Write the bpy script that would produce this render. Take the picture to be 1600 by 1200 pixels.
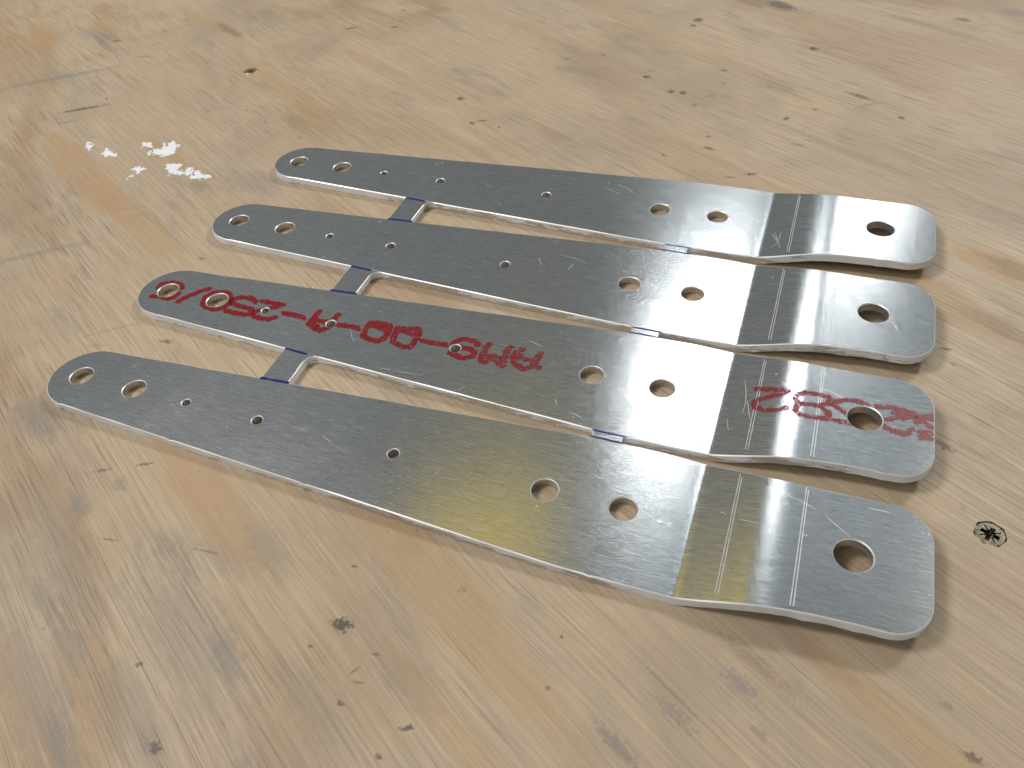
import bpy, math, random
import numpy as np
from mathutils import Matrix, Vector
from mathutils.geometry import delaunay_2d_cdt

# ------------------------------------------------------------------ scene, camera, light
SC = bpy.context.scene
for o in list(bpy.data.objects):
    bpy.data.objects.remove(o)
COL = SC.collection
S = 0.05            # one sheet unit (strap pitch) = 50 mm
T = 0.064           # sheet thickness in sheet units (3.2 mm)

cam_d = bpy.data.cameras.new('camera')
cam = bpy.data.objects.new('camera', cam_d)
COL.objects.link(cam)
RX = Vector((0.93647886, 0.34264955, -0.07482401))
RY = Vector((0.19462823, -0.68519626, -0.70187317))
RZ = Vector((-0.29176565, 0.64272652, -0.70836108))
M3 = Matrix((RX, -RY, -RZ)).transposed()
cam.matrix_world = Matrix.Translation((0.22821109, -0.13316010, 0.18899984 + T * S)) @ M3.to_4x4()
cam_d.sensor_width = 36.0
cam_d.lens = 28.115
cam_d.clip_start = 0.005
cam_d.clip_end = 50.0
cam_d.dof.use_dof = True
cam_d.dof.focus_distance = 0.275
cam_d.dof.aperture_fstop = 34.0
SC.camera = cam

world = bpy.data.worlds.new('World')
SC.world = world
world.use_nodes = True
bg = world.node_tree.nodes['Background']
bg.inputs['Color'].default_value = (0.93, 0.985, 0.985, 1)
bg.inputs['Strength'].default_value = 0.20

SC.view_settings.view_transform = 'Standard'
SC.view_settings.look = 'None'
SC.view_settings.exposure = 0.0
SC.view_settings.gamma = 1.0
SC.view_settings.use_curve_mapping = False


def area_lamp(name, loc, target, sx, sy, power, color, roll=0.0):
    d = bpy.data.lights.new(name, 'AREA')
    d.shape = 'RECTANGLE'
    d.size, d.size_y = sx, sy
    d.energy = power
    d.color = color
    o = bpy.data.objects.new(name, d)
    COL.objects.link(o)
    z = (Vector(loc) - Vector(target)).normalized()
    q = z.to_track_quat('Z', 'Y')
    o.matrix_world = Matrix.Translation(loc) @ q.to_matrix().to_4x4() @ Matrix.Rotation(roll, 4, 'Z')
    return o


# strip lights on the ceiling beyond the bench (seen mirrored in the metal)
def strip(name, x, y, z, length, width, ang, power, color):
    d = bpy.data.lights.new(name, 'AREA')
    d.shape = 'RECTANGLE'
    d.size, d.size_y = length, width
    d.energy = power
    d.color = color
    o = bpy.data.objects.new(name, d)
    COL.objects.link(o)
    o.location = (x, y, z)
    o.rotation_euler = (0, 0, ang)      # area lamps shine down -Z
    return o


strip('strip_light', -0.06, 2.36, 2.2, 0.56, 0.13, math.radians(60), 7.0, (0.95, 0.98, 1.0))
strip('strip_light', 0.55, 3.74, 2.2, 0.62, 0.20, math.radians(50), 9.0, (0.94, 0.97, 1.0))
strip('sheen_panel', 0.03, 2.50, 2.25, 2.4, 0.50, math.radians(98), 1.05, (0.74, 0.87, 1.0))  # unseen soft panel, shaped to the bluish sheen on the straps
strip('sheen_panel', 0.68, 2.45, 2.25, 2.0, 0.50, math.radians(92), 0.75, (0.80, 0.92, 1.0))  # added dim panel, lifts the grey of the raised strap ends
area_lamp('window_light', (-1.38, -0.30, 2.15), (0.1, 0.15, 0), 0.6, 0.6, 33, (1.0, 0.965, 0.92))
area_lamp('ceiling_fill', (1.55, 2.50, 2.2), (0.1, 0.15, 0), 0.6, 0.4, 42, (1.0, 0.975, 0.94))  # added fill lamp, kept clear of the mirrored range, shades the strap gaps
area_lamp('ceiling_fill', (-0.9, -1.5, 1.9), (0.1, 0.05, 0), 1.0, 0.6, 10, (1.0, 0.98, 0.95))
area_lamp('amber_stand_in', (-0.57, 1.14, 2.2), (0.1, 0.05, 0), 0.52, 0.38, 0.55, (1.0, 0.70, 0.02))  # added lamp, stands in for the yellow object mirrored in the front strap

# ------------------------------------------------------------------ helpers
RNG = np.random.default_rng(7)
LAT = RNG.random((256, 256))


def vnoise(x, y, seed=0):
    """smooth value noise in -1..1 (numpy arrays)"""
    x = np.asarray(x, float) + seed * 17.31
    y = np.asarray(y, float) + seed * 9.77
    xi, yi = np.floor(x).astype(int), np.floor(y).astype(int)
    fx, fy = x - xi, y - yi
    fx, fy = fx * fx * (3 - 2 * fx), fy * fy * (3 - 2 * fy)
    g = lambda a, b: LAT[a % 256, b % 256]
    v = (g(xi, yi) * (1 - fx) + g(xi + 1, yi) * fx) * (1 - fy) + (g(xi, yi + 1) * (1 - fx) + g(xi + 1, yi + 1) * fx) * fy
    return v * 2 - 1


def link(name, mesh, mats, parent=None):
    o = bpy.data.objects.new(name, mesh)
    COL.objects.link(o)
    for m in mats:
        mesh.materials.append(m)
    if parent:
        o.parent = parent
    return o


# ------------------------------------------------------------------ materials
class NT:
    def __init__(self, name):
        self.m = bpy.data.materials.new(name)
        self.m.use_nodes = True
        self.t = self.m.node_tree
        self.b = self.t.nodes['Principled BSDF']

    def n(self, typ, **kw):
        nd = self.t.nodes.new(typ)
        for k, v in kw.items():
            setattr(nd, k, v)
        return nd

    def put(self, sock, v):
        if isinstance(v, bpy.types.NodeSocket):
            self.t.links.new(v, sock)
        else:
            sock.default_value = v

    def math(self, op, a, b=0.0, c=None, clamp=False):
        nd = self.n('ShaderNodeMath', operation=op, use_clamp=clamp)
        self.put(nd.inputs[0], a)
        self.put(nd.inputs[1], b)
        if c is not None:
            self.put(nd.inputs[2], c)
        return nd.outputs[0]

    def vec(self, op, a, b):
        nd = self.n('ShaderNodeVectorMath', operation=op)
        self.put(nd.inputs[0], a)
        if op == 'SCALE':
            self.put(nd.inputs['Scale'], b)
        elif b is not None:
            self.put(nd.inputs[1], b)
        return nd.outputs['Value'] if op in ('LENGTH', 'DOT_PRODUCT') else nd.outputs[0]

    def noise(self, v, scale, detail=2.0, rough=0.5, dist=0.0):
        nd = self.n('ShaderNodeTexNoise')
        self.put(nd.inputs['Vector'], v)
        nd.inputs['Scale'].default_value = scale
        nd.inputs['Detail'].default_value = detail
        nd.inputs['Roughness'].default_value = rough
        nd.inputs['Distortion'].default_value = dist
        return nd.outputs['Fac']

    def rng(self, v, a, b, c=0.0, d=1.0, smooth=True):
        nd = self.n('ShaderNodeMapRange', interpolation_type='SMOOTHSTEP' if smooth else 'LINEAR')
        self.put(nd.inputs['Value'], v)
        for s, x in zip(('From Min', 'From Max', 'To Min', 'To Max'), (a, b, c, d)):
            self.put(nd.inputs[s], x)
        return nd.outputs['Result']

    def mix(self, f, a, b, blend='MIX'):
        nd = self.n('ShaderNodeMix', data_type='RGBA', blend_type=blend)
        self.put(nd.inputs[0], f)
        self.put(nd.inputs[6], a)
        self.put(nd.inputs[7], b)
        return nd.outputs[2]

    def obj(self):
        return self.n('ShaderNodeTexCoord').outputs['Object']

    def bump(self, h, strength, dist, normal=None):
        nd = self.n('ShaderNodeBump')
        nd.inputs['Strength'].default_value = strength
        nd.inputs['Distance'].default_value = dist
        self.put(nd.inputs['Height'], h)
        if normal is not None:
            self.put(nd.inputs['Normal'], normal)
        return nd.outputs[0]


def rgb(r, g, b):
    return (r, g, b, 1.0)


def mat_metal():
    k = NT('rolled_aluminium')
    uv = k.n('ShaderNodeUVMap', uv_map='sheet').outputs[0]
    # rolling grain: long fine streaks along the strap
    g1 = k.noise(k.vec('MULTIPLY', uv, (7.0, 190.0, 1)), 1.0, 3, 0.6)
    g2 = k.noise(k.vec('MULTIPLY', uv, (22.0, 420.0, 1)), 1.0, 2, 0.6)
    g3 = k.noise(k.vec('MULTIPLY', uv, (1.2, 26.0, 1)), 1.0, 3, 0.6)
    cloud = k.noise(uv, 1.7, 4, 0.6)
    smear = k.noise(k.vec('MULTIPLY', uv, (3.0, 9.0, 1)), 1.0, 5, 0.7, 0.6)
    haze = k.rng(smear, 0.56, 0.80)
    grain = k.math('ADD', k.math('MULTIPLY', g1, 0.55), k.math('MULTIPLY', g2, 0.45))
    tint = k.rng(grain, 0.34, 0.66, 0.58, 1.18, False)
    col = k.mix(1.0, rgb(0.74, 0.76, 0.765), tint, 'MULTIPLY')
    col = k.mix(k.rng(g3, 0.3, 0.7, 0.0, 0.35), col, rgb(0.56, 0.575, 0.575))
    # dry oxide scuffs and tiny specks
    spv = k.n('ShaderNodeTexVoronoi', feature='F1')
    k.put(spv.inputs['Vector'], uv)
    spv.inputs['Scale'].default_value = 6.0
    speck = k.rng(spv.outputs['Distance'], 0.018, 0.045, 1.0, 0.0)
    pick = k.n('ShaderNodeSeparateColor')
    k.put(pick.inputs[0], spv.outputs['Color'])
    speck = k.math('MULTIPLY', speck, k.rng(pick.outputs[0], 0.80, 0.82))
    sc = k.noise(k.vec('MULTIPLY', uv, (22.0, 40.0, 1)), 1.0, 3, 0.7, 0.5)
    scm = k.math('MULTIPLY', k.rng(sc, 0.63, 0.72), k.rng(k.noise(uv, 1.3, 2), 0.50, 0.64))
    col = k.mix(k.math('MULTIPLY', scm, 0.30), col, rgb(0.80, 0.82, 0.83))
    k.put(k.b.inputs['Base Color'], k.mix(speck, col, rgb(0.8, 0.8, 0.8)))
    k.put(k.b.inputs['Metallic'], k.math('SUBTRACT', 1.0, k.math('MAXIMUM', k.math('MULTIPLY', speck, 0.8), k.math('MULTIPLY', scm, 0.35))))
    r = k.math('ADD', 0.165, k.math('MULTIPLY', cloud, 0.05))
    r = k.math('ADD', r, k.math('MULTIPLY', haze, 0.06))
    r = k.math('ADD', r, k.math('MULTIPLY', k.math('SUBTRACT', grain, 0.5), 0.10))
    k.put(k.b.inputs['Roughness'], r)
    k.b.inputs['Anisotropic'].default_value = 0.76
    tg = k.n('ShaderNodeCombineXYZ')            # grain lies along x, so the facets spread along y
    tg.inputs[1].default_value = 1.0
    k.put(k.b.inputs['Tangent'], tg.outputs[0])
    h = k.math('ADD', grain, k.math('MULTIPLY', g3, 0.5))
    k.put(k.b.inputs['Normal'], k.bump(h, 0.42, 0.00004))
    return k.m


def mat_cut():
    k = NT('waterjet_cut_edge')
    p = k.vec('SCALE', k.obj(), 1.0 / S)
    sp = k.n('ShaderNodeSeparateXYZ')
    k.put(sp.inputs[0], p)
    n1 = k.noise(k.vec('MULTIPLY', p, (5.0, 5.0, 26.0)), 1.0, 5, 0.75, 0.3)
    n0 = k.noise(k.vec('MULTIPLY', p, (1.1, 1.1, 0.5)), 1.0, 2, 0.5)
    n2 = k.noise(p, 60.0, 4, 0.7)
    low = k.rng(sp.outputs[2], 0.062, 0.006, -0.10, 0.10, False)     # more beige towards the bottom
    a = k.math('ADD', n1, low)
    a = k.math('ADD', a, k.math('MULTIPLY', k.math('SUBTRACT', n0, 0.5), 0.55))
    a = k.math('ADD', a, k.rng(sp.outputs[0], 1.40, 1.75, -0.16, 0.03))
    at = k.n('ShaderNodeAttribute', attribute_name='frost', attribute_type='OBJECT')
    a = k.math('SUBTRACT', a, at.outputs['Fac'])
    patch = k.rng(a, 0.465, 0.505)
    white = k.mix(n2, rgb(0.78, 0.79, 0.80), rgb(0.93, 0.93, 0.94))
    beige = k.mix(n2, rgb(0.46, 0.40, 0.33), rgb(0.60, 0.54, 0.46))
    k.put(k.b.inputs['Base Color'], k.mix(patch, white, beige))
    k.put(k.b.inputs['Metallic'], k.math('MULTIPLY', at.outputs['Fac'], 1.2, clamp=True))
    k.b.inputs['Roughness'].default_value = 0.55
    h = k.math('ADD', k.math('MULTIPLY', n2, 0.6), k.math('MULTIPLY', patch, -0.6))
    k.put(k.b.inputs['Normal'], k.bump(h, 0.6, 0.0003))
    return k.m


def mat_plain(name, col, rough=0.4, metal=0.0, nscale=0.0, namt=0.0):
    k = NT(name)
    if nscale:
        n = k.noise(k.obj(), nscale, 4, 0.6)
        c2 = tuple(max(0.0, x * (1 - namt)) for x in col)
        k.put(k.b.inputs['Base Color'], k.mix(k.rng(n, 0.3, 0.7), rgb(*col), rgb(*c2)))
        k.put(k.b.inputs['Roughness'], k.rng(n, 0.3, 0.7, rough, rough * 0.75))
    else:
        k.b.inputs['Base Color'].default_value = rgb(*col)
        k.b.inputs['Roughness'].default_value = rough
    k.b.inputs['Metallic'].default_value = metal
    return k.m


GLYPHS = [
    ('five', 0.050, [[[-0.102,1.011],[-0.106,1.056],[-0.049,1.095],[0.042,1.095],[0.093,1.056]],[[-0.078,0.902],[-0.01,0.915],[0.072,0.908],[0.107,0.94],[0.104,0.99]]]),
    ('slash', 0.050, [[[0.171,0.901],[0.203,0.971],[0.268,1.056],[0.318,1.104]]]),
    ('zero', 0.050, [[[0.351,1.01],[0.384,1.07],[0.448,1.098],[0.518,1.094],[0.561,1.055],[0.592,0.986],[0.576,0.938],[0.53,0.898],[0.448,0.898],[0.384,0.93],[0.351,1.01]]]),
    ('five', 0.050, [[[0.618,0.906],[0.705,0.902],[0.798,0.906],[0.823,0.929],[0.803,0.977],[0.707,0.984],[0.619,0.993],[0.587,1.028],[0.634,1.08],[0.707,1.093],[0.783,1.064]]]),
    ('two', 0.050, [[[0.835,1.083],[0.929,1.086],[1.018,1.083],[0.978,1.045],[0.902,1.003],[0.849,0.962],[0.855,0.916],[0.929,0.899],[1.002,0.908],[1.037,0.939]]]),
    ('hyphen', 0.026, [[[1.06,1.007],[1.156,1.017],[1.258,1.008]],[[1.079,0.989],[1.171,0.992],[1.271,0.985]]]),
    ('a', 0.050, [[[1.338,1.087],[1.336,1.024],[1.327,0.949],[1.392,0.915],[1.458,0.903],[1.495,0.943],[1.503,0.996],[1.492,1.055],[1.498,1.093]],[[1.348,0.99],[1.437,0.994],[1.489,1.008]],[[1.329,0.97],[1.399,0.928]]]),
    ('hyphen', 0.026, [[[1.538,1.001],[1.629,1.01],[1.718,1.009]],[[1.549,0.981],[1.64,0.991],[1.738,0.984]]]),
    ('q', 0.050, [[[1.778,1.076],[1.858,1.093],[1.935,1.083],[1.959,1.02],[1.954,0.944],[1.929,0.908],[1.852,0.907],[1.796,0.931],[1.781,1.001],[1.778,1.076]],[[1.85,1.05],[1.931,1.032]],[[1.799,1.051],[1.871,1.066]]]),
    ('q', 0.050, [[[2.009,1.078],[2.085,1.084],[2.15,1.108],[2.182,1.068],[2.188,0.981],[2.183,0.916],[2.122,0.904],[2.031,0.932],[2.014,0.995],[2.009,1.078]],[[2.085,1.054],[2.16,1.045]],[[2.037,1.051],[2.102,1.064]]]),
    ('hyphen', 0.026, [[[2.225,1.006],[2.322,1.007],[2.421,1.015]],[[2.234,0.987],[2.33,0.988],[2.432,0.99]]]),
    ('s', 0.050, [[[2.637,1.067],[2.599,1.095],[2.524,1.094],[2.477,1.061],[2.467,1.02],[2.52,1.006],[2.606,1.011],[2.649,0.986],[2.648,0.939],[2.6,0.912],[2.537,0.918],[2.483,0.935]]]),
    ('m', 0.050, [[[2.719,1.095],[2.707,1.058],[2.709,0.993],[2.721,0.923],[2.757,0.915]],[[2.744,0.929],[2.759,0.975],[2.795,0.985],[2.848,0.931],[2.886,0.915]],[[2.878,0.921],[2.876,0.994],[2.857,1.062],[2.875,1.104]],[[2.803,0.964],[2.879,0.985]]]),
    ('a', 0.050, [[[2.96,1.105],[2.926,1.072],[2.929,1.008],[2.944,0.967],[3.032,0.92],[3.084,0.97],[3.093,1.036],[3.097,1.101]],[[2.947,1.013],[3.006,1.012],[3.084,1.024]],[[2.941,1.048],[2.97,1.038]],[[3.093,0.982],[3.13,0.965]]]),
    ('two', 0.040, [[[4.537,1.114],[4.615,1.118],[4.73,1.119],[4.688,1.077],[4.599,1.037],[4.547,1.003],[4.547,0.963],[4.603,0.932],[4.679,0.936],[4.737,0.968]]]),
    ('eight', 0.040, [[[4.803,1.013],[4.778,1.062],[4.794,1.101],[4.844,1.125],[4.912,1.125],[4.974,1.116],[4.976,1.062],[4.925,1.032],[4.844,1.024],[4.803,1.013],[4.785,0.97],[4.812,0.932],[4.874,0.923],[4.975,0.933],[4.98,0.987],[4.936,1.027]]]),
    ('five', 0.040, [[[5.014,0.937],[5.064,0.937],[5.109,0.935],[5.144,0.931]],[[5.089,1.011],[5.048,1.029],[5.009,1.064],[5.017,1.097],[5.081,1.127],[5.147,1.134],[5.193,1.109]]]),
    ('two', 0.040, [[[5.249,1.118],[5.318,1.13],[5.392,1.129],[5.466,1.113]],[[5.456,1.095],[5.36,1.053],[5.293,1.018]],[[5.285,0.972],[5.325,0.944],[5.412,0.934],[5.444,0.979]],[[5.344,1.093],[5.442,1.102]]]),
    ('k', 0.040, [[[5.471,1.085],[5.55,1.126]],[[5.51,1.089],[5.529,1.043],[5.551,1.032]],[[5.472,1.056],[5.55,1.101]],[[5.492,0.975],[5.546,0.984],[5.497,0.938],[5.549,0.942]]]),
]
SCRATCHES = {
    0: [[[4.819,0.299],[4.896,0.276],[4.977,0.243]],[[5.029,0.215],[5.082,0.174],[5.16,0.114]],[[5.244,0.333],[5.347,0.334]],[[4.487,0.117],[4.505,0.114],[4.524,0.103]],[[4.598,0.082],[4.696,0.072]],[[1.992,-0.008],[2.078,-0.044]],[[3.83,0.14],[3.951,0.118]],[[2.481,0.39],[2.477,0.419]],[[2.258,0.088],[2.264,0.095]],[[3.811,0.356],[3.837,0.333]],[[2.824,-0.088],[2.832,-0.05]],[[4.808,0.246],[4.835,0.244]],[[4.93,0.055],[4.952,0.058]]],
    1: [[[4.461,1.195],[4.485,1.083],[4.496,0.979],[4.49,0.893]],[[4.409,0.832],[4.431,0.74],[4.456,0.769]],[[4.918,1.191],[4.985,1.169],[5.062,1.129]],[[3.335,0.684],[3.328,0.718],[3.352,0.671]],[[3.464,0.628],[3.497,0.62],[3.53,0.607]],[[2.061,0.66],[2.157,0.667]],[[2.173,0.665],[2.388,0.674]],[[1.672,0.969],[1.726,0.889],[1.764,0.857]],[[2.683,0.618],[2.711,0.664]],[[1.125,0.805],[1.124,0.753]],[[2.972,1.204],[3.089,1.167]],[[4.503,1.008],[4.543,0.841]]],
    2: [[[3.0,2.053],[3.019,2.142]],[[2.88,2.218],[3.017,2.201],[3.106,2.164]],[[5.288,1.952],[5.321,1.92],[5.343,1.86]],[[3.659,1.991],[3.656,2.045]],[[3.693,2.031],[3.7,2.065]],[[4.109,2.187],[4.153,2.144]],[[1.454,2.709],[1.474,2.693]],[[2.022,1.965],[2.036,1.986]],[[2.734,2.129],[2.781,2.056]],[[3.99,2.317],[4.002,2.304]]],
    3: [[[2.945,3.238],[3.045,3.209],[3.113,3.163]],[[3.056,3.317],[3.152,3.276],[3.23,3.211]],[[4.474,2.752],[4.412,2.88]],[[4.474,2.752],[4.479,2.909]],[[4.474,2.752],[4.427,2.687]],[[4.474,2.752],[4.497,2.681]],[[4.474,2.752],[4.434,2.896]],[[1.311,3.311],[1.375,3.255]],[[1.366,3.335],[1.396,3.295]],[[1.919,3.042],[2.002,3.018]],[[3.513,3.329],[3.548,3.317]],[[1.384,3.074],[1.45,3.055]]],
}
PAINT = [[[-2.518,2.869],[-2.552,2.957],[-2.477,2.912],[-2.428,2.815]],[[-2.227,2.783],[-2.257,2.886],[-2.042,2.785],[-2.182,2.76]],[[-1.897,2.965],[-1.96,3.109],[-1.893,3.089],[-1.878,3.137],[-1.774,3.022],[-1.854,3.014]],[[-1.729,2.903],[-1.716,2.995],[-1.636,2.996],[-1.693,3.109],[-1.616,3.05],[-1.637,3.189],[-1.541,3.116],[-1.455,2.97],[-1.505,2.904],[-1.61,2.936]],[[-1.754,2.602],[-1.647,2.679],[-1.564,2.63],[-1.58,2.558]],[[-1.401,2.769],[-1.266,2.796],[-1.219,2.708],[-1.12,2.645],[-1.246,2.616]],[[-1.14,2.726],[-1.103,2.759],[-1.012,2.679],[-1.057,2.633]],[[-0.977,2.621],[-0.997,2.719],[-0.803,2.667],[-0.867,2.617]],[[-1.654,2.373],[-1.64,2.475],[-1.591,2.547],[-1.578,2.519],[-1.615,2.444]]]
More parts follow.
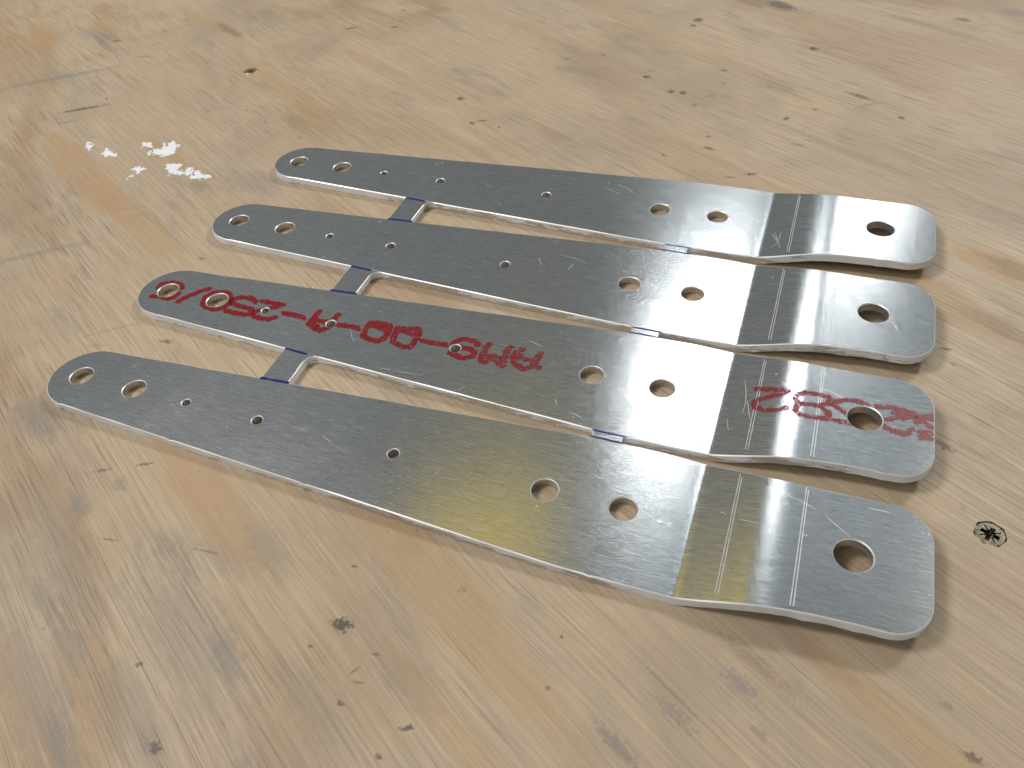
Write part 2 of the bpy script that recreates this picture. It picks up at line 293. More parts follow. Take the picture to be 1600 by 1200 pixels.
STAINS = [
    (2.726,-1.112,0.05,0.035,20,0.9,'d',0.5),
    (2.164,-1.973,0.028,0.022,0,0.8,'d',0.5),
    (3.298,-1.496,0.03,0.013,60,0.8,'d',0.5),
    (2.926,-1.498,0.018,0.012,0,0.7,'d',0.5),
    (1.806,-1.648,0.02,0.014,60,0.7,'d',0.5),
    (3.224,-1.664,0.014,0.01,0,0.7,'d',0.5),
    (2.628,-1.277,0.014,0.008,40,0.7,'d',0.5),
    (2.975,-1.209,0.02,0.007,40,0.6,'d',0.5),
    (2.906,-1.332,0.006,0.03,0,0.5,'d',0.6),
    (2.959,-1.371,0.028,0.006,40,0.5,'d',0.6),
    (2.624,-0.776,0.014,0.008,30,0.7,'d',0.5),
    (3.267,-0.728,0.016,0.012,0,0.6,'d',0.5),
    (3.247,-0.743,0.01,0.008,0,0.6,'d',0.5),
    (2.861,-0.451,0.012,0.01,0,0.6,'d',0.5),
    (2.698,-0.510,0.014,0.008,0,0.5,'d',0.5),
    (3.028,7.127,0.05,0.045,60,0.85,'d',0.5),
    (3.002,6.951,0.03,0.03,0,0.7,'d',0.5),
    (2.783,5.543,0.035,0.03,0,0.85,'d',0.5),
    (2.774,5.667,0.09,0.02,70,0.35,'g',0.8),
    (3.111,5.259,0.03,0.03,0,0.8,'d',0.5),
    (3.231,5.253,0.03,0.035,0,0.8,'d',0.5),
    (3.396,5.016,0.02,0.02,0,0.6,'d',0.5),
    (3.502,5.234,0.05,0.025,60,0.5,'g',0.6),
    (3.670,7.761,0.5,0.11,4,0.55,'b',0.5),
    (3.901,7.714,0.16,0.08,0,0.65,'d',0.5),
    (4.387,6.544,0.05,0.035,0,0.85,'d',0.5),
    (4.913,5.513,0.11,0.03,0,0.7,'d',0.6),
    (5.028,5.358,0.1,0.018,60,0.5,'g',0.6),
    (4.296,4.918,0.02,0.04,0,0.8,'d',0.5),
    (5.310,5.140,0.03,0.02,0,0.85,'d',0.5),
    (4.532,5.151,0.03,0.014,0,0.7,'d',0.5),
    (3.685,4.201,0.05,0.02,20,0.7,'d',0.5),
    (3.306,4.000,0.03,0.012,0,0.7,'d',0.5),
    (3.644,4.424,0.022,0.015,0,0.6,'d',0.5),
    (4.114,3.841,0.04,0.016,50,0.85,'d',0.5),
    (3.951,3.750,0.04,0.01,50,0.6,'d',0.5),
    (4.449,4.440,0.06,0.016,20,0.6,'b',0.6),
    (4.546,4.533,0.05,0.012,20,0.5,'b',0.6),
    (5.884,7.577,0.08,0.05,20,0.6,'d',0.6),
    (3.546,5.842,0.03,0.02,0,0.7,'d',0.5),
    (3.590,5.544,0.02,0.012,0,0.7,'d',0.5),
    (4.047,5.543,0.018,0.012,0,0.7,'d',0.5),
    (1.813,5.820,0.03,0.014,60,0.7,'d',0.5),
    (2.181,5.987,0.05,0.012,0,0.6,'d',0.5),
    (6.409,7.860,0.12,0.1,0,0.4,'g',0.7),
    (-3.191,3.596,0.2,0.03,65,0.75,'d',0.7),
    (-3.132,3.304,0.1,0.02,65,0.4,'d',0.7),
    (-2.787,5.874,0.3,0.07,0,0.6,'b',0.6),
    (-4.575,5.413,0.34,0.1,10,0.4,'g',0.8),
    (-4.126,4.207,0.6,0.05,68,0.45,'g',0.8),
    (-4.206,5.169,0.4,0.05,0,0.5,'g',0.7),
    (-4.139,5.301,0.04,0.03,0,0.6,'d',0.5),
    (-3.420,4.956,0.12,0.015,40,0.55,'b',0.6),
    (-3.682,5.707,0.03,0.02,0,0.5,'d',0.5),
    (-1.159,6.201,0.07,0.018,65,0.85,'d',0.5),
    (-0.600,6.332,0.045,0.018,65,0.85,'d',0.5),
    (-0.608,6.534,0.03,0.012,65,0.7,'d',0.5),
    (-0.733,6.853,0.025,0.016,0,0.7,'d',0.5),
    (0.991,4.679,0.04,0.03,0,0.8,'d',0.5),
    (1.316,4.204,0.03,0.02,0,0.7,'r',0.5),
    (1.391,4.261,0.05,0.014,50,0.7,'r',0.5),
    (1.613,4.172,0.016,0.014,0,0.7,'d',0.5),
    (-3.610,6.083,0.02,0.016,0,0.7,'d',0.5),
    (-2.453,4.927,0.02,0.014,0,0.6,'d',0.5),
    (-0.862,3.749,0.04,0.014,0,0.5,'b',0.6),
    (-1.243,3.961,0.02,0.014,0,0.6,'d',0.5),
    (-0.331,3.545,0.05,0.012,0,0.5,'g',0.6),
    (-3.085,3.870,0.02,0.012,0,0.7,'r',0.5),
    (-1.225,2.012,0.12,0.02,50,0.4,'b',0.7),
    (-1.029,1.952,0.08,0.018,50,0.4,'b',0.7),
    (-0.319,2.676,0.3,0.14,20,0.35,'g',0.8),
    (-0.821,2.501,0.14,0.06,10,0.4,'g',0.8),
    (5.661,1.044,0.07,0.022,0,0.7,'r',0.6),
    (5.673,1.933,0.03,0.012,20,0.75,'d',0.5),
    (5.722,1.787,0.02,0.01,0,0.6,'d',0.5),
    (4.753,-0.789,0.09,0.03,0,0.55,'g',0.7),
    (4.487,-1.030,0.1,0.03,0,0.5,'g',0.7),
    (5.771,-0.815,0.035,0.018,20,0.85,'d',0.5),
    (4.267,-1.260,0.1,0.028,0,0.55,'g',0.7),
    (4.870,-0.997,0.04,0.02,0,0.4,'b',0.7),
    (5.668,-0.601,0.03,0.012,0,0.5,'b',0.6),
    (5.757,0.595,0.012,0.025,30,0.4,'g',0.6),
    (4.451,-0.935,0.2,0.008,0,0.5,'b',0.7),
    (4.804,-0.660,0.18,0.03,0,0.45,'b',0.8),
    (3.871,-1.102,0.014,0.008,40,0.8,'d',0.5),
    (3.855,-0.824,0.01,0.008,0,0.7,'d',0.5),
    (0.697,-0.637,0.05,0.012,60,0.5,'d',0.6),
    (0.888,-0.698,0.06,0.03,0,0.4,'g',0.7),
    (0.944,-0.508,0.05,0.01,60,0.6,'d',0.5),
    (0.753,-0.909,0.1,0.05,0,0.45,'g',0.8),
    (2.229,-1.462,0.16,0.06,0,0.45,'g',0.8),
    (1.892,-0.939,0.2,0.08,20,0.3,'g',0.8),
    (3.199,-1.271,0.2,0.09,0,0.35,'g',0.8),
    (1.033,-1.513,0.16,0.05,0,0.4,'g',0.8),
    (-0.093,-0.373,0.24,0.1,10,0.45,'g',0.8),
    (1.346,-1.654,0.2,0.05,0,0.35,'g',0.8),
    (2.857,-0.548,0.1,0.05,0,0.35,'g',0.8),
    (0.312,0.530,0.05,0.016,40,0.7,'d',0.5),
    (-0.206,0.532,0.2,0.008,68,0.4,'b',0.7),
    (-0.061,1.506,0.03,0.014,30,0.6,'d',0.5),
    (-0.202,0.344,0.06,0.02,40,0.3,'g',0.7),
    (1.729,-2.125,0.15,0.04,0,0.4,'g',0.8),
    (1.743,-0.949,0.08,0.006,35,0.5,'d',0.6),
    (1.106,-1.060,0.05,0.005,40,0.5,'d',0.6),
    (1.534,-0.621,0.55,0.12,0,0.6,'o',0.9),
    (3.310,-0.866,0.8,0.12,0,0.6,'o',0.9),
    (0.886,-0.150,0.2,0.1,0,0.35,'o',0.9),
    (5.451,-0.757,0.6,0.07,0,0.55,'o',0.9),
    (6.163,2.963,0.36,0.15,0,0.75,'o',0.25),
    (6.169,2.925,0.24,0.09,0,0.5,'b',0.5),
    (3.472,-1.415,0.5,0.06,0,0.4,'o',0.9),
    (1.256,-1.980,0.4,0.05,0,0.5,'o',0.9),
    (-2.387,2.570,1,0.15,0,0.62,'o',0.7),
    (-1.592,2.966,0.85,0.11,3,0.6,'o',0.7),
    (-5.269,5.234,0.4,0.24,0,0.6,'o',0.6),
    (-1.117,4.481,1.3,0.1,-2,0.5,'o',0.7),
    (-1.019,1.848,0.6,0.12,0,0.5,'o',0.5),
    (-3.612,6.215,0.5,0.1,0,0.5,'o',0.4),
    (0.060,5.030,1.1,0.07,0,0.4,'o',0.5),
    (-1.167,0.985,0.5,0.1,0,0.35,'o',0.6),
    (1.451,6.323,1.2,0.09,0,0.35,'o',0.6),
    (6.101,2.217,0.3,0.08,0,0.35,'b',0.7),
    (6.069,3.715,0.4,0.05,0,0.3,'b',0.7),
    (4.917,4.379,0.9,0.05,0,0.25,'b',0.8),
    (1.993,-1.445,0.5,0.16,0,0.3,'g',0.9),
    (1.463,-2.016,0.5,0.12,0,0.35,'g',0.9),
    (2.750,-1.522,0.3,0.1,0,0.25,'g',0.9),
    (0.958,-1.276,0.5,0.1,0,0.3,'g',0.9),
    (-1.668,1.135,0.5,0.035,68,0.4,'g',0.7),
    (5.525,7.357,0.7,0.06,0,0.35,'g',0.8),
    (1.998,5.555,0.2,0.07,20,0.3,'g',0.7),
    (1.932,-1.894,0.3,0.12,0,0.3,'g',0.9),
    (2.086,-0.833,0.25,0.08,0,0.3,'g',0.9),
    (5.029,-0.499,0.25,0.05,0,0.35,'b',0.8),
]


GRAIN = math.radians(30.5)          # plywood face grain runs at -30.5 degrees


def mat_wood(stains):
    k = NT('worn_plywood')
    p = k.vec('SCALE', k.obj(), 1.0 / S)
    vr = k.n('ShaderNodeVectorRotate', rotation_type='Z_AXIS')
    k.put(vr.inputs['Vector'], p)
    vr.inputs['Angle'].default_value = GRAIN
    g = vr.outputs[0]
    # slow wander of the grain
    wob = k.noise(k.vec('MULTIPLY', g, (0.35, 0.7, 1)), 1.0, 2)
    off = k.n('ShaderNodeCombineXYZ')
    k.put(off.inputs[1], k.math('MULTIPLY', k.math('SUBTRACT', wob, 0.5), 0.12))
    g = k.vec('ADD', g, off.outputs[0])
    # rotary-cut figure: contour bands of early and late wood
    fig = k.noise(k.vec('MULTIPLY', g, (0.16, 0.55, 1)), 1.0, 3.0, 0.45, 0.6)
    band = k.math('SINE', k.math('MULTIPLY', fig, 24.0))
    ragged = k.noise(k.vec('MULTIPLY', g, (1.1, 16.0, 1)), 1.0, 4, 0.65)
    band = k.math('ADD', band, k.math('MULTIPLY', k.math('SUBTRACT', ragged, 0.5), 2.2))
    late = k.rng(band, 0.10, 1.15)
    amt = k.rng(k.noise(k.vec('MULTIPLY', g, (0.25, 0.4, 1)), 1.0, 2), 0.36, 0.62, 0.15, 0.95)
    late = k.math('MULTIPLY', late, amt)
    col = k.mix(late, rgb(0.56, 0.435, 0.295), rgb(0.435, 0.28, 0.15))
    # broad tone drift
    tone = k.noise(g, 0.35, 3, 0.5)
    col = k.mix(k.rng(tone, 0.35, 0.65, 0.0, 0.45), col, rgb(0.485, 0.39, 0.285))
    pink = k.noise(k.vec('MULTIPLY', g, (0.4, 1.5, 1)), 1.0, 3)
    col = k.mix(k.rng(pink, 0.50, 0.70, 0.0, 0.40), col, rgb(0.50, 0.36, 0.25))
    # fibre
    f1 = k.noise(k.vec('MULTIPLY', g, (0.9, 46.0, 1)), 1.0, 4, 0.66)
    f2 = k.noise(k.vec('MULTIPLY', g, (2.6, 135.0, 1)), 1.0, 3, 0.7)
    fib = k.math('ADD', k.math('MULTIPLY', f1, 0.5), k.math('MULTIPLY', f2, 0.5))
    col = k.mix(1.0, col, k.rng(fib, 0.36, 0.62, 0.70, 1.10, False), 'MULTIPLY')
    # long dark pore lines, dense in some places and missing in others
    zone = k.rng(k.noise(k.vec('MULTIPLY', g, (0.35, 0.8, 1)), 1.0, 3), 0.42, 0.62)
    s1 = k.noise(k.vec('MULTIPLY', g, (1.9, 80.0, 1)), 1.0, 2.5, 0.55)
    str1 = k.math('MULTIPLY', k.rng(s1, 0.56, 0.66), k.math('ADD', 0.12, k.math('MULTIPLY', zone, 0.55)))
    col = k.mix(str1, col, rgb(0.20, 0.155, 0.11))
    s2 = k.noise(k.vec('MULTIPLY', g, (0.5, 26.0, 1)), 1.0, 2, 0.5)
    str2 = k.math('MULTIPLY', k.rng(s2, 0.66, 0.76), 0.45)
    col = k.mix(str2, col, rgb(0.25, 0.17, 0.11))
    # broad soiling where the sheet has been handled
    soil = k.noise(p, 0.55, 4, 0.6, 0.8)
    col = k.mix(k.rng(soil, 0.44, 0.72, 0.0, 0.55), col, rgb(0.345, 0.265, 0.185))
    # ground-in grime
    gr = k.noise(k.vec('MULTIPLY', g, (0.8, 2.0, 1)), 1.0, 5, 0.68, 0.3)
    grm = k.math('MULTIPLY', k.rng(gr, 0.53, 0.76), k.rng(fib, 0.62, 0.40, 0.35, 0.85))
    col = k.mix(grm, col, rgb(0.27, 0.24, 0.20))
    # little specks
    for scl, lim, c, a in ((3.0, 0.022, (0.15, 0.11, 0.08), 0.55), (7.0, 0.030, (0.22, 0.15, 0.10), 0.45)):
        v = k.n('ShaderNodeTexVoronoi', feature='F1')
        k.put(v.inputs['Vector'], k.vec('MULTIPLY', g, (0.7, 1.0, 1)))
        v.inputs['Scale'].default_value = scl
        sc = k.n('ShaderNodeSeparateColor')
        k.put(sc.inputs[0], v.outputs['Color'])
        m = k.math('MULTIPLY', k.rng(v.outputs['Distance'], lim, lim * 2.4, a, 0.0), k.rng(sc.outputs[0], 0.86, 0.88))
        col = k.mix(m, col, rgb(*c))
    # individual stains, scuffs and glue marks
    edge = k.noise(p, 14.0, 4, 0.7)
    edge2 = k.noise(k.vec('MULTIPLY', g, (2.0, 16.0, 1)), 1.0, 3, 0.6)
    rag = k.math('ADD', k.math('MULTIPLY', k.math('SUBTRACT', edge, 0.5), 1.7), k.math('MULTIPLY', k.math('SUBTRACT', edge2, 0.5), 1.3))
    fine = k.noise(p, 42.0, 4, 0.7)
    rag_s = k.math('ADD', k.math('MULTIPLY', k.math('SUBTRACT', fine, 0.5), 4.0), k.math('MULTIPLY', k.math('SUBTRACT', edge2, 0.5), 1.0))
    rag_o = k.math('ADD', k.math('MULTIPLY', k.math('SUBTRACT', edge, 0.5), 0.5), k.math('MULTIPLY', k.math('SUBTRACT', edge2, 0.5), 0.9))
    rag_o = k.math('ADD', rag_o, k.math('MULTIPLY', k.math('SUBTRACT', pink, 0.5), 3.2))
    pal = {'d': (0.085, 0.066, 0.066), 'g': (0.24, 0.22, 0.195), 'b': (0.24, 0.175, 0.115), 'r': (0.14, 0.075, 0.05), 'o': (0.47, 0.305, 0.165)}
    for (u, v, a, b, rot, s, key, soft) in stains:
        d = k.vec('SUBTRACT', p, (u, v, 0))
        r2 = k.n('ShaderNodeVectorRotate', rotation_type='Z_AXIS')
        k.put(r2.inputs['Vector'], d)
        r2.inputs['Angle'].default_value = GRAIN - math.radians(rot)
        q = k.vec('LENGTH', k.vec('MULTIPLY', r2.outputs[0], (0.85 / a, 0.85 / b, 0)), None)
        q = k.math('ADD', q, rag_o if key == 'o' else rag_s if b < 0.05 else rag)
        m = k.rng(q, 1.0 - soft * 0.8, 1.0 + soft * 0.5, s * (0.95 if key == 'd' else 1.15 if key == 'g' else 1.0), 0.0)
        col = k.mix(m, col, rgb(*pal[key]))
    k.put(k.b.inputs['Base Color'], col)
    k.put(k.b.inputs['Roughness'], k.rng(fib, 0.3, 0.7, 0.62, 0.46))
    k.b.inputs['Specular IOR Level'].default_value = 0.35
    h = k.math('SUBTRACT', fib, k.math('MULTIPLY', k.math('ADD', str1, str2), 0.9))
    k.put(k.b.inputs['Normal'], k.bump(h, 0.35, 0.00025))
    return k.m


M_METAL = mat_metal()
M_CUT = mat_cut()
M_RIM = mat_plain('bright_deburred_edge', (0.90, 0.91, 0.92), 0.40, 0.45)
M_BORE = mat_plain('reamed_bore', (0.66, 0.63, 0.59), 0.36, 0.80, 900.0, 0.25)
M_INK = mat_plain('red_stamp_ink', (0.27, 0.006, 0.011), 0.45, 0.0, 700.0, 0.35)
M_BLUE = mat_plain('blue_marker', (0.012, 0.010, 0.17), 0.45)
M_SCRATCH = mat_plain('fresh_scratch', (0.62, 0.63, 0.64), 0.45, 0.6)
M_PAINT = mat_plain('white_paint', (0.93, 0.94, 0.97), 0.55, 0.0, 400.0, 0.08)
M_SCREW = mat_plain('yellow_zinc', (0.17, 0.155, 0.11), 0.22, 1.0, 700.0, 0.2)
# the same plywood for every tile of the sheet; a tile only lists the stains that touch it
TX = [-18.0, -5.0, -3.0, -1.5, 0.0, 1.2, 2.4, 3.4, 4.4, 5.4, 16.0]
TY = [-9.0, -1.2, -0.2, 1.0, 2.4, 4.0, 5.5, 6.8, 18.0]
M_TILES = []
for tj in range(len(TY) - 1):
    for ti_ in range(len(TX) - 1):
        near = []
        for q in STAINS:
            rad = max(q[2], q[3]) * 2.6 + 0.02
            dx = max(TX[ti_] - q[0], 0, q[0] - TX[ti_ + 1])
            dy = max(TY[tj] - q[1], 0, q[1] - TY[tj + 1])
            if math.hypot(dx, dy) < rad:
                near.append(q)
        M_TILES.append(mat_wood(near))
M_SCREW_BRIGHT = mat_plain('glint_yellow_zinc', (0.70, 0.58, 0.34), 0.46, 1.0, 900.0, 0.3)  # far screw's brassy glint is put into this lighter, rougher zinc
M_DARK = mat_plain('shaded_wood_hole', (0.16, 0.10, 0.06), 0.8, 0.0, 600.0, 0.4)  # shade in the gap round the screw heads is put into this brown

# ------------------------------------------------------------------ plywood bench top (setting)
SCREWS = [(5.888, 0.463), (-1.767, 4.841)]
SR = 0.080            # head radius in sheet units (4 mm)


def build_bench():
    x0, x1, y0, y1 = -18.0, 16.0, -9.0, 18.0
    verts, edges, rings = [], [], []
    DK = len(M_TILES)
    base = [(x0, y0), (x1, y0), (x1, y1), (x0, y1)]
    verts += base
    edges += [(i, (i + 1) % 4) for i in range(4)]
    for xx in TX[1:-1]:
        edges.append((len(verts), len(verts) + 1))
        verts += [(xx, y0), (xx, y1)]
    for yy in TY[1:-1]:
        edges.append((len(verts), len(verts) + 1))
        verts += [(x0, yy), (x1, yy)]
    N = 40
    for (cx, cy) in SCREWS:
        st = len(verts)
        for i in range(N):
            a = 2 * math.pi * i / N
            r = SR * 1.085 + 0.002 * math.sin(3 * a + cx) + 0.0015 * math.sin(7 * a)
            verts.append((cx + r * math.cos(a), cy + r * math.sin(a)))
        edges += [(st + i, st + (i + 1) % N) for i in range(N)]
        rings.append(st)
    v2, _, f2, ov, *_ = delaunay_2d_cdt([Vector(v) for v in verts], edges, [], 0, 1e-7)
    rm = {k_: i for i, o_ in enumerate(ov) for k_ in o_}
    V = [(v.x * S, v.y * S, 0.0) for v in v2]
    F, mi = [], []
    for f in f2:
        c = sum((v2[i] for i in f), Vector((0, 0))) / 3
        if any((c - Vector(s)).length < SR * 0.98 for s in SCREWS):
            continue
        a, b, d = (v2[i] for i in f)
        F.append(list(f) if (b - a).cross(d - a) > 0 else list(f)[::-1])
        mi.append(int(np.searchsorted(TY, c.y) - 1) * (len(TX) - 1) + int(np.searchsorted(TX, c.x) - 1))
    # underside and edges of the sheet
    nb = len(V)
    th = -0.018
    V += [(x * S, y * S, th) for x, y in base]
    F.append([nb + 3, nb + 2, nb + 1, nb]); mi.append(0)
    for i in range(4):
        j = (i + 1) % 4
        F.append([rm[j], rm[i], nb + i, nb + j]); mi.append(0)
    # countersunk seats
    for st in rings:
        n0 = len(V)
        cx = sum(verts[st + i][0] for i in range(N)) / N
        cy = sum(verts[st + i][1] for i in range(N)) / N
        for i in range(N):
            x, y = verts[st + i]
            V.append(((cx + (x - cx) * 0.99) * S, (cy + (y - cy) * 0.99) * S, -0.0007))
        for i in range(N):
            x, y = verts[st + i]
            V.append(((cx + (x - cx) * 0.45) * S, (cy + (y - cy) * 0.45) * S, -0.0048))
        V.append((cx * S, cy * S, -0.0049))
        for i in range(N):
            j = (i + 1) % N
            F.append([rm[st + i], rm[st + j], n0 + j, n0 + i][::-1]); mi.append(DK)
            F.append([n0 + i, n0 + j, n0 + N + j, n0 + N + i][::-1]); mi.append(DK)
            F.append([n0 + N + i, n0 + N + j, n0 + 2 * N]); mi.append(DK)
    me = bpy.data.meshes.new('bench_top')
    me.from_pydata(V, [], F)
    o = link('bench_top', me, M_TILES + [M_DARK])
    me.polygons.foreach_set('material_index', mi)
    o['kind'] = 'structure'
    o['label'] = 'worn plywood bench top with stains, scuffs and white paint specks'
    return o


bench = build_bench()


def raster(name, field, box, cell, zfun, mat, parent):
    """mesh of every small cell where field(x, y) > 0, laid on a surface z = zfun(x, y)"""
    (x0, y0, x1, y1) = box
    nx, ny = int((x1 - x0) / cell) + 2, int((y1 - y0) / cell) + 2
    X, Y = np.meshgrid(x0 + np.arange(nx) * cell, y0 + np.arange(ny) * cell, indexing='ij')
    on = field(X + cell / 2, Y + cell / 2) > 0
    idx = -np.ones((nx + 1, ny + 1), int)
    V, F = [], []

    def vid(i, j):
        if idx[i, j] < 0:
            x, y = x0 + i * cell, y0 + j * cell
            idx[i, j] = len(V)
            V.append((x, y))
        return idx[i, j]
    for i, j in zip(*np.nonzero(on)):
        F.append((vid(i, j), vid(i + 1, j), vid(i + 1, j + 1), vid(i, j + 1)))
    me = bpy.data.meshes.new(name)
    P = np.array(V).reshape(-1, 2)
    me.from_pydata([zfun(x, y) for x, y in P], [], F)
    return link(name, me, [mat], parent)


def seg_dist(X, Y, strokes):
    D = np.full(X.shape, 9.0)
    for st in strokes:
        for (ax, ay), (bx, by) in zip(st[:-1], st[1:]):
            dx, dy = bx - ax, by - ay
            t = np.clip(((X - ax) * dx + (Y - ay) * dy) / (dx * dx + dy * dy + 1e-12), 0, 1)
            D = np.minimum(D, np.hypot(X - ax - t * dx, Y - ay - t * dy))
    return D


def inside(X, Y, poly):
    r = np.zeros(X.shape, bool)
    n = len(poly)
    for i in range(n):
        (ax, ay), (bx, by) = poly[i], poly[(i + 1) % n]
        c = ((ay > Y) != (by > Y)) & (X < (bx - ax) * (Y - ay) / ((by - ay) or 1e-12) + ax)
        r ^= c
    return r


for n_, poly in enumerate(PAINT):
    def fld(X, Y, poly=poly, n_=n_):
        sd = seg_dist(X, Y, [poly + [poly[0]]])
        sd = np.where(inside(X, Y, poly), sd, -sd)
        return sd + 0.028 * vnoise(X * 28, Y * 28, n_) + 0.02 * vnoise(X * 75, Y * 75, n_) - (0.004 if n_ in (2, 4, 8) else -0.010)
    xs, ys = [q[0] for q in poly], [q[1] for q in poly]
    raster('paint_smear', fld, (min(xs) - .05, min(ys) - .05, max(xs) + .05, max(ys) + .05), 0.008,
           lambda x, y: (x * S, y * S, 0.00006), M_PAINT, bench)

# ------------------------------------------------------------------ the aluminium blank
OFFS = [0.0, 1.0, 2.0046, 3.0284]
HOLES = [(0.0, 0.0, .082), (0.4712, -0.001, .082), (0.917, -0.007, .029), (1.4925, -0.009, .036), (2.5003, -0.009, .037),
         (3.4939, -0.003, .081), (3.9667, 0.0, .081), (5.1864, 0.003, .099)]
UB = np.linspace(4.0, 6.0, 4001)
SL = np.interp(UB, [4.28, 4.325, 4.338, 4.372, 4.64, 4.88], [0, -0.016, 0, .205, .205, 0])
ZB = np.cumsum(SL) * (UB[1] - UB[0])


def smooth_table(knots):
    x = np.arange(3.4, 5.8, 0.005)
    y = np.interp(x, [q[0] for q in knots], [q[1] for q in knots])
    ker = np.ones(31) / 31
    return x, np.convolve(np.pad(y, 15, mode='edge'), ker, mode='valid')


W_UP = smooth_table([(3.4, .4571), (3.717, .4745), (4.08, .4745), (4.35, .458), (4.55, .427), (4.70, .404), (4.9, .394), (5.8, .394)])
W_LO = smooth_table([(3.4, .4571), (3.717, .4745), (4.20, .4745), (4.45, .467), (4.73, .436), (5.02, .404), (5.25, .394), (5.8, .394)])


def half_w(u, up=True):
    if u < 3.5:
        return 0.2735 + 0.0548 * (u - 0.05)
    return float(np.interp(u, *(W_UP if up else W_LO)))


def place(u, v, zl, seed):
    """sheet (u, v, height above the top face) -> metres; bends the strap and adds slight waviness"""
    s = float(np.interp(u, UB, SL)) if u > 4 else 0.0
    z = float(np.interp(u, UB, ZB)) if u > 4 else 0.0
    th = math.atan(s)
    dz = 0.0009 * float(vnoise(u * 1.1, v * 1.3, seed)) + 0.0003 * float(vnoise(u * 3.1, v * 2.7, seed + 3))
    return ((u - zl * math.sin(th)) * S, v * S, (z + zl * math.cos(th) + dz + T) * S)


def strap_outline(seed):
    pts = []
    # start of the lower edge, going right, then round the end, back along the upper edge, round the tip
    us = list(np.arange(0.06, 5.36, 0.03))
    for u in us:
        pts.append((u, -half_w(u, False)))
    R, uc, wc = 0.21, 5.572 - 0.21, 0.394 - 0.21
    for a in np.linspace(-90, 0, 13)[0 if us[-1] < uc - .01 else 1:]:
        pts.append((uc + R * math.cos(math.radians(a)), -wc + R * math.sin(math.radians(a))))
    for v in np.linspace(-wc, wc, 9)[1:-1]:
        pts.append((5.572, v))
    for a in np.linspace(0, 90, 13):
        pts.append((uc + R * math.cos(math.radians(a)), wc + R * math.sin(math.radians(a))))
    for u in us[::-1]:
        if u < uc - 0.01:
            pts.append((u, half_w(u)))
    r = half_w(0.06)
    for a in np.linspace(90, 270, 33)[1:-1]:
        pts.append((0.06 + 1.06 * r * math.cos(math.radians(a)), r * math.sin(math.radians(a))))
    return pts


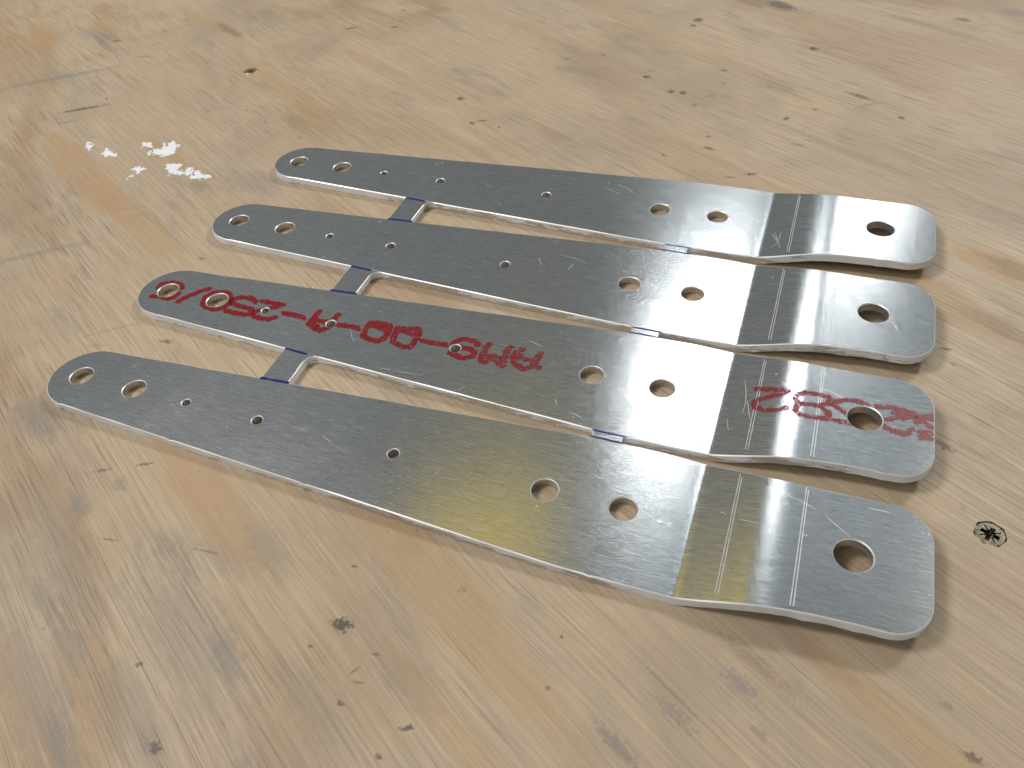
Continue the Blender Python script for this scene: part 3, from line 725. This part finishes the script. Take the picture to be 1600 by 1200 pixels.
def build_plate(name, outline, holes, inner, v0, seed, parent, bevel=None, ragged=True):
    """one piece of the sheet: top and bottom faces, deburred rims, cut walls, hole bores"""
    n = len(outline)
    P = np.array(outline)
    nx_, pv = np.roll(P, -1, 0), np.roll(P, 1, 0)
    tan = nx_ - pv
    tan /= np.linalg.norm(tan, axis=1)[:, None] + 1e-12
    nor = np.stack([tan[:, 1], -tan[:, 0]], 1)          # outward for counter-clockwise
    bev = np.full(n, 0.0060) if bevel is None else np.array(bevel)
    ar0 = np.concatenate([[0], np.cumsum(np.linalg.norm(np.diff(P, axis=0), axis=1))])
    if ragged:
        bev = bev * (1 + 0.3 * vnoise(ar0 * 5, ar0 * 0 + 3, seed + 2))
    top = P - nor * bev[:, None]
    loops = [list(range(n))]
    verts = [tuple(q) for q in top]
    edges = [(i, (i + 1) % n) for i in range(n)]
    hl = []
    for (hu, hv, hr) in holes:
        N = 48 if hr > .05 else 28
        st = len(verts)
        for i in range(N):
            a = 2 * math.pi * i / N
            verts.append((hu + (hr + .006) * math.cos(a), hv + (hr + .006) * math.sin(a)))
        edges += [(st + i, st + (i + 1) % N) for i in range(N)]
        hl.append((st, N, hu, hv, hr))
    verts += inner
    v2, _, f2, ov, *_ = delaunay_2d_cdt([Vector(q) for q in verts], edges, [], 0, 1e-7)
    remap = {}
    for i, o_ in enumerate(ov):
        for k_ in o_:
            remap[k_] = i
    poly = [tuple(q) for q in top]
    cen = np.array([[sum(v2[i].x for i in f) / 3, sum(v2[i].y for i in f) / 3] for f in f2])
    ok = inside(cen[:, 0], cen[:, 1], poly)
    for (st, N, hu, hv, hr) in hl:
        d_ = 2 * math.pi / N
        ok &= np.hypot(cen[:, 0] - hu, cen[:, 1] - hv) > (hr + .006) * (math.cos(d_ / 2) + (1 + 2 * math.cos(d_)) / 3) / 2
    V, UV, F, MI = [], [], [], []

    def add(u, v, z):
        V.append(place(u, v + v0, z, seed))
        UV.append((u, v + v0))
        return len(V) - 1
    ti = [add(q.x, q.y, 0.0) for q in v2]
    bi = [add(q.x, q.y, -T) for q in v2]
    for f, k_ in zip(f2, ok):
        if not k_:
            continue
        a, b, c = (v2[i] for i in f)
        f = list(f) if (b - a).cross(c - a) > 0 else list(f)[::-1]
        F.append([ti[i] for i in f]); MI.append(0)
        F.append([bi[i] for i in f[::-1]]); MI.append(0)
    # outer wall rows
    arc = np.concatenate([[0], np.cumsum(np.linalg.norm(np.diff(P, axis=0), axis=1))])
    rg = (0.003 * vnoise(arc * 9, arc * 0, seed + 5) + 0.006 * np.maximum(0, vnoise(arc * 24, arc * 0, seed + 8))) if ragged else np.zeros(n)
    rg = rg * (bev > 0)
    bz = np.minimum(bev, .0055)
    rows = [[ti[remap[i]] for i in range(n)],
            [add(P[i, 0], P[i, 1], -max(bz[i] * 0.9, 0.0002)) for i in range(n)],
            [add(P[i, 0] + nor[i, 0] * rg[i] * .5, P[i, 1] + nor[i, 1] * rg[i] * .5, -T * 0.55) for i in range(n)],
            [add(P[i, 0] + nor[i, 0] * rg[i], P[i, 1] + nor[i, 1] * rg[i], -T + .003) for i in range(n)],
            [bi[remap[i]] for i in range(n)]]
    for r_, (A, B) in enumerate(zip(rows[:-1], rows[1:])):
        for i in range(n):
            j = (i + 1) % n
            F.append([A[i], B[i], B[j], A[j]]); MI.append(2 if r_ == 0 else 1)
    for (st, N, hu, hv, hr) in hl:
        A = [ti[remap[st + i]] for i in range(N)]
        B = [add(hu + hr * math.cos(2 * math.pi * i / N), hv + hr * math.sin(2 * math.pi * i / N), -.006) for i in range(N)]
        C_ = [add(hu + hr * math.cos(2 * math.pi * i / N), hv + hr * math.sin(2 * math.pi * i / N), -T + .003) for i in range(N)]
        D = [bi[remap[st + i]] for i in range(N)]
        for m_, (X, Y) in enumerate(((A, B), (B, C_), (C_, D))):
            for i in range(N):
                j = (i + 1) % N
                F.append([X[j], Y[j], Y[i], X[i]]); MI.append(2 if m_ == 0 else 3)
    me = bpy.data.meshes.new(name)
    me.from_pydata(V, [], F)
    o = link(name, me, [M_METAL, M_CUT, M_RIM, M_BORE], parent)
    me.polygons.foreach_set('material_index', MI)
    me.polygons.foreach_set('use_smooth', [True] * len(F))
    uvl = me.uv_layers.new(name='sheet')
    li = np.empty(len(me.loops), int)
    me.loops.foreach_get('vertex_index', li)
    uvl.data.foreach_set('uv', np.array(UV)[li].ravel())
    me.set_sharp_from_angle(angle=math.radians(24))
    me.validate()
    return o


def inner_points(seed):
    rnd = random.Random(seed)
    pts = []
    def okp(u, v):
        if abs(v) > half_w(u, v > 0) - .03:
            return False
        if u < .06 and math.hypot(u - .06, v) > half_w(.06) - .03:
            return False
        if u > 5.362 and abs(v) > .184 and math.hypot(u - 5.362, abs(v) - .184) > .18:
            return False
        if u > 5.54:
            return False
        return all(math.hypot(u - a, v - b) > r + .03 for a, b, r in HOLES)
    u = -0.18
    row = 0
    while u < 5.55:
        fine = 4.27 < u < 4.9
        for v in np.arange(-0.5, 0.5, 0.08):
            vv = v + (0.04 if row % 2 else 0)
            if okp(u, vv):
                pts.append((u, vv))
        u += 0.0125 if fine else 0.08
        row += 1
    return pts


blank = bpy.data.objects.new('bracket_blank', None)
COL.objects.link(blank)
blank.location = (2.6 * S, 1.5 * S, 0)
blank['label'] = 'waterjet-cut aluminium blank of four joined tapered straps with stepped ends'
blank['category'] = 'bracket'
bpy.context.view_layer.update()
INV = blank.matrix_world.inverted()


def under_blank(o, par=None):
    o.parent = par or blank
    o.matrix_parent_inverse = INV if par is None else Matrix.Identity(4)


strap_label = ['front strap with a yellowish sheen and no lettering', 'strap stamped with red upside-down lettering',
               'plain strap beside the lettered one', 'plain strap with a star-shaped scratch on its step']
NICKS = [[0.03, 1.02, 2.07, 3.9], [0.09, 5.3], [0.05], [0.05, 5.2]]
straps = []
for i in range(4):
    ol = []
    for (u, v) in strap_outline(i):
        if v < 0:
            for q in NICKS[i]:
                v -= 0.006 * math.exp(-((u - q) / 0.022) ** 2)
        ol.append((u, v))
    st = build_plate('strap', ol, HOLES, inner_points(i), OFFS[i], i * 11, None)
    under_blank(st)
    st['label'] = strap_label[i]
    st['frost'] = [0.10, 0.03, 0.02, 0.04][i]
    straps.append(st)


def line_mesh(name, polys, width, lift, v0, seed, mat, parent, taper=False):
    V, F = [], []
    for pl in polys:
        pts = []
        for (a, b) in zip(pl[:-1], pl[1:]):
            L = math.hypot(b[0] - a[0], b[1] - a[1])
            m = max(1, int(L / 0.02))
            for q in range(m):
                t = q / m
                pts.append((a[0] + (b[0] - a[0]) * t, a[1] + (b[1] - a[1]) * t))
        pts.append(tuple(pl[-1]))
        n = len(pts)
        b0 = len(V)
        for q in range(n):
            a, b = pts[max(0, q - 1)], pts[min(n - 1, q + 1)]
            dx, dy = b[0] - a[0], b[1] - a[1]
            L = math.hypot(dx, dy) or 1
            w = width / 2 * (0.35 + 0.65 * math.sin(math.pi * (q + .5) / n) if taper else 1.0)
            w *= 1 + 0.25 * float(vnoise(pts[q][0] * 40, pts[q][1] * 40, seed))
            for s in (-1, 1):
                V.append(place(pts[q][0] - s * dy / L * w, pts[q][1] + s * dx / L * w, lift, seed))
        F += [(b0 + 2 * q, b0 + 2 * q + 2, b0 + 2 * q + 3, b0 + 2 * q + 1) for q in range(n - 1)]
    me = bpy.data.meshes.new(name)
    me.from_pydata(V, [], F)
    o = link(name, me, [mat])
    under_blank(o, parent)
    return o


# scribed bend lines and scratches
for i in range(4):
    o0 = OFFS[i]
    for u in (4.555, 4.917):
        e = 0.405 if u < 4.7 else 0.385
        line_mesh('bend_line', [[(u - .004, o0 - e), (u - .002, o0 + e)], [(u + .012, o0 - e), (u + .010, o0 + e * .95)]], .0048, .0006, 0, i * 11, M_SCRATCH, straps[i])
    sc = line_mesh('scratches', SCRATCHES[i], .0045, .0007, 0, i * 11, M_SCRATCH, straps[i], True)
    sc['kind'] = 'stuff'

# tabs left between the straps, with blue marker lines along their cut lines
def blend_w(u):
    return half_w(u)


for i in range(3):
    lo, hi = OFFS[i], OFFS[i + 1]
    va = lambda u: lo + blend_w(u) - .0046
    vb = lambda u: hi - blend_w(u) + .0046
    # wide tab
    pts, bev = [], []
    for u in np.linspace(1.300, 1.507, 8):
        pts.append((u, va(u))); bev.append(0)
    r = .075
    top_v = hi - half_w(1.55)
    for v in np.linspace(va(1.507) + .02, top_v - r, 7):
        pts.append((1.507 + .003 * float(vnoise(v * 30, 0, i)), v)); bev.append(.0045)
    for a in np.linspace(180, 90, 8)[1:]:
        pts.append((1.507 + r + r * math.cos(math.radians(a)), top_v - r + r * math.sin(math.radians(a)))); bev.append(.0045 if a > 100 else 0)
    pts.append((1.507 + r, vb(1.507 + r))); bev.append(0)
    for u in np.linspace(1.56, 1.300, 8):
        pts.append((u, vb(u))); bev.append(0)
    for v in np.linspace(vb(1.3) - .02, va(1.3) + .02, 8):
        pts.append((1.300, v)); bev.append(.003)
    tb = build_plate('joining_tab', pts, [], [], 0.0, i * 11, None, bev, True)
    under_blank(tb)
    tb['frost'] = 0.0
    line_mesh('marker_line', [[(1.292, lo + half_w(1.29) + .002), (1.520, lo + half_w(1.52) + .002)]], .020, .0012, 0, i * 11, M_BLUE, tb)
    line_mesh('marker_line', [[(1.306, hi - half_w(1.30) - .001), (1.490, hi - half_w(1.49) - .001)]], .020, .0012, 0, i * 11, M_BLUE, tb)
    # narrow tab in the kerf
    pts, bev = [], []
    g = (hi - lo) / 2 - half_w(3.74)
    mid = (lo + hi) / 2
    for u in np.linspace(3.63, 3.845, 7):
        pts.append((u, va(u))); bev.append(0)
    for a in np.linspace(-85, 85, 9):
        pts.append((3.845 - g * .8 * math.cos(math.radians(a)) + .004, mid + g * math.sin(math.radians(a)))); bev.append(.004)
    for u in np.linspace(3.845, 3.63, 7):
        pts.append((u, vb(u))); bev.append(0)
    for a in np.linspace(85, -85, 9):
        pts.append((3.63 + g * .8 * math.cos(math.radians(a)) - .004, mid + g * math.sin(math.radians(a)))); bev.append(.004)
    tb = build_plate('joining_tab', pts, [], [], 0.0, i * 11, None, bev, False)
    under_blank(tb)
    tb['frost'] = 0.2
    for vv in (lo + half_w(3.74) - .001, hi - half_w(3.74) + .001):
        line_mesh('marker_line', [[(3.632, vv), (3.843, vv)]], .0125, .0012, 0, i * 11, M_BLUE, tb)

# red stamped lettering on the second strap
hs = np.array(HOLES)
for gi, (nm, w, strokes) in enumerate(GLYPHS):
    porous = 0.0 if gi < 8 else (0.06 if gi < 12 else 0.17 if gi < 14 else 0.14)
    w = w * (0.98 if gi < 14 else 1.0)

    def fld(X, Y, w=w, strokes=strokes, gi=gi, porous=porous):
        D = seg_dist(X, Y, strokes)
        f = w / 2 - D + 0.005 * vnoise(X * 60, Y * 60, gi) + 0.006 * vnoise(X * 140, Y * 120, gi + 4)
        worm = np.abs(vnoise(X * 62, Y * 85, gi + 9) + 0.35 * vnoise(X * 150, Y * 170, gi + 2))
        if porous:
            f = np.where((worm < porous) & (D > w * (.30 if gi > 13 else .12)), -1, f)
            f = np.where((worm < porous * .55), -1, f)
        pin = vnoise(X * 120, Y * 120, gi + 12)
        f = np.where(pin > 0.78 - porous, -1, f)
        for hu, hv, hr in HOLES:
            f = np.where(np.hypot(X - hu, Y - 1 - hv) < hr + .009, -1, f)
        return np.where(X > 5.566, -1, f)
    pts = [q for s_ in strokes for q in s_]
    xs, ys = [q[0] for q in pts], [q[1] for q in pts]
    o = raster('stamped_character', fld, (min(xs) - .04, min(ys) - .04, max(xs) + .04, max(ys) + .04), 0.0034,
               lambda x, y: place(x, y, .0011, 11), M_INK, None)
    under_blank(o, straps[1])

# ------------------------------------------------------------------ wood screws sunk into the bench
def build_screw(cx, cy, rot, sink, label, mat):
    R = SR * S
    n = 64
    V, F = [], []
    rr = np.concatenate([[0], np.linspace(0.03, 0.94, 56), [0.97, 1.0]]) * R
    A = 176

    def depth(x, y):
        c, s = math.cos(-rot), math.sin(-rot)
        x, y = (x * c - y * s) / R, (x * s + y * c) / R
        r = math.hypot(x, y)
        d = 0.0
        for (a, b) in ((x, y), (y, x)):
            if abs(a) < .62 and abs(b) < .14:
                d = max(d, 0.62 * R * (1.0 if abs(a) < .54 else (0.62 - abs(a)) / .08))
        if r < .36:
            d = max(d, 0.62 * R)
        p_, q_ = (x + y) * .7071, (x - y) * .7071
        for (a, b) in ((p_, q_), (q_, p_)):
            if .34 < abs(a) < .74 and abs(b) < .045:
                d = max(d, 0.07 * R)
        if r > .95:
            d = max(d, (r - .95) * R * .9)
        return d
    idx = []
    for i, r in enumerate(rr):
        if i == 0:
            V.append((0, 0, -depth(0, 0))); idx.append([0] * A); continue
        row = []
        for j in range(A):
            a = 2 * math.pi * j / A
            x, y = r * math.cos(a), r * math.sin(a)
            row.append(len(V)); V.append((x, y, -depth(x, y)))
        idx.append(row)
    for z, r in ((-0.0006, 1.0), (-0.0030, 0.52), (-0.020, 0.36), (-0.030, 0.03)):
        row = []
        for j in range(A):
            a = 2 * math.pi * j / A
            row.append(len(V)); V.append((r * R * math.cos(a), r * R * math.sin(a), z))
        idx.append(row)
    for i in range(len(idx) - 1):
        for j in range(A):
            k = (j + 1) % A
            f = [idx[i][j], idx[i + 1][j], idx[i + 1][k], idx[i][k]]
            F.append(f[:1] + f[1:3] if i == 0 else f)
    F.append(idx[-1][::-1])
    me = bpy.data.meshes.new('wood_screw')
    me.from_pydata(V, [], F)
    o = link('wood_screw', me, [mat])
    me.polygons.foreach_set('use_smooth', [True] * len(F))
    me.set_sharp_from_angle(angle=math.radians(30))
    o.location = (cx * S, cy * S, sink)
    o['label'] = label
    o['category'] = 'screw'
    o['group'] = 'screws holding the bench top'
    return o


build_screw(*SCREWS[0], math.radians(-24), -0.00015, 'brassy cross-head screw sunk in the plywood beside the strap ends', M_SCREW)
build_screw(*SCREWS[1], math.radians(10), 0.0001, 'small brassy screw in the plywood beyond the white paint smears', M_SCREW_BRIGHT)
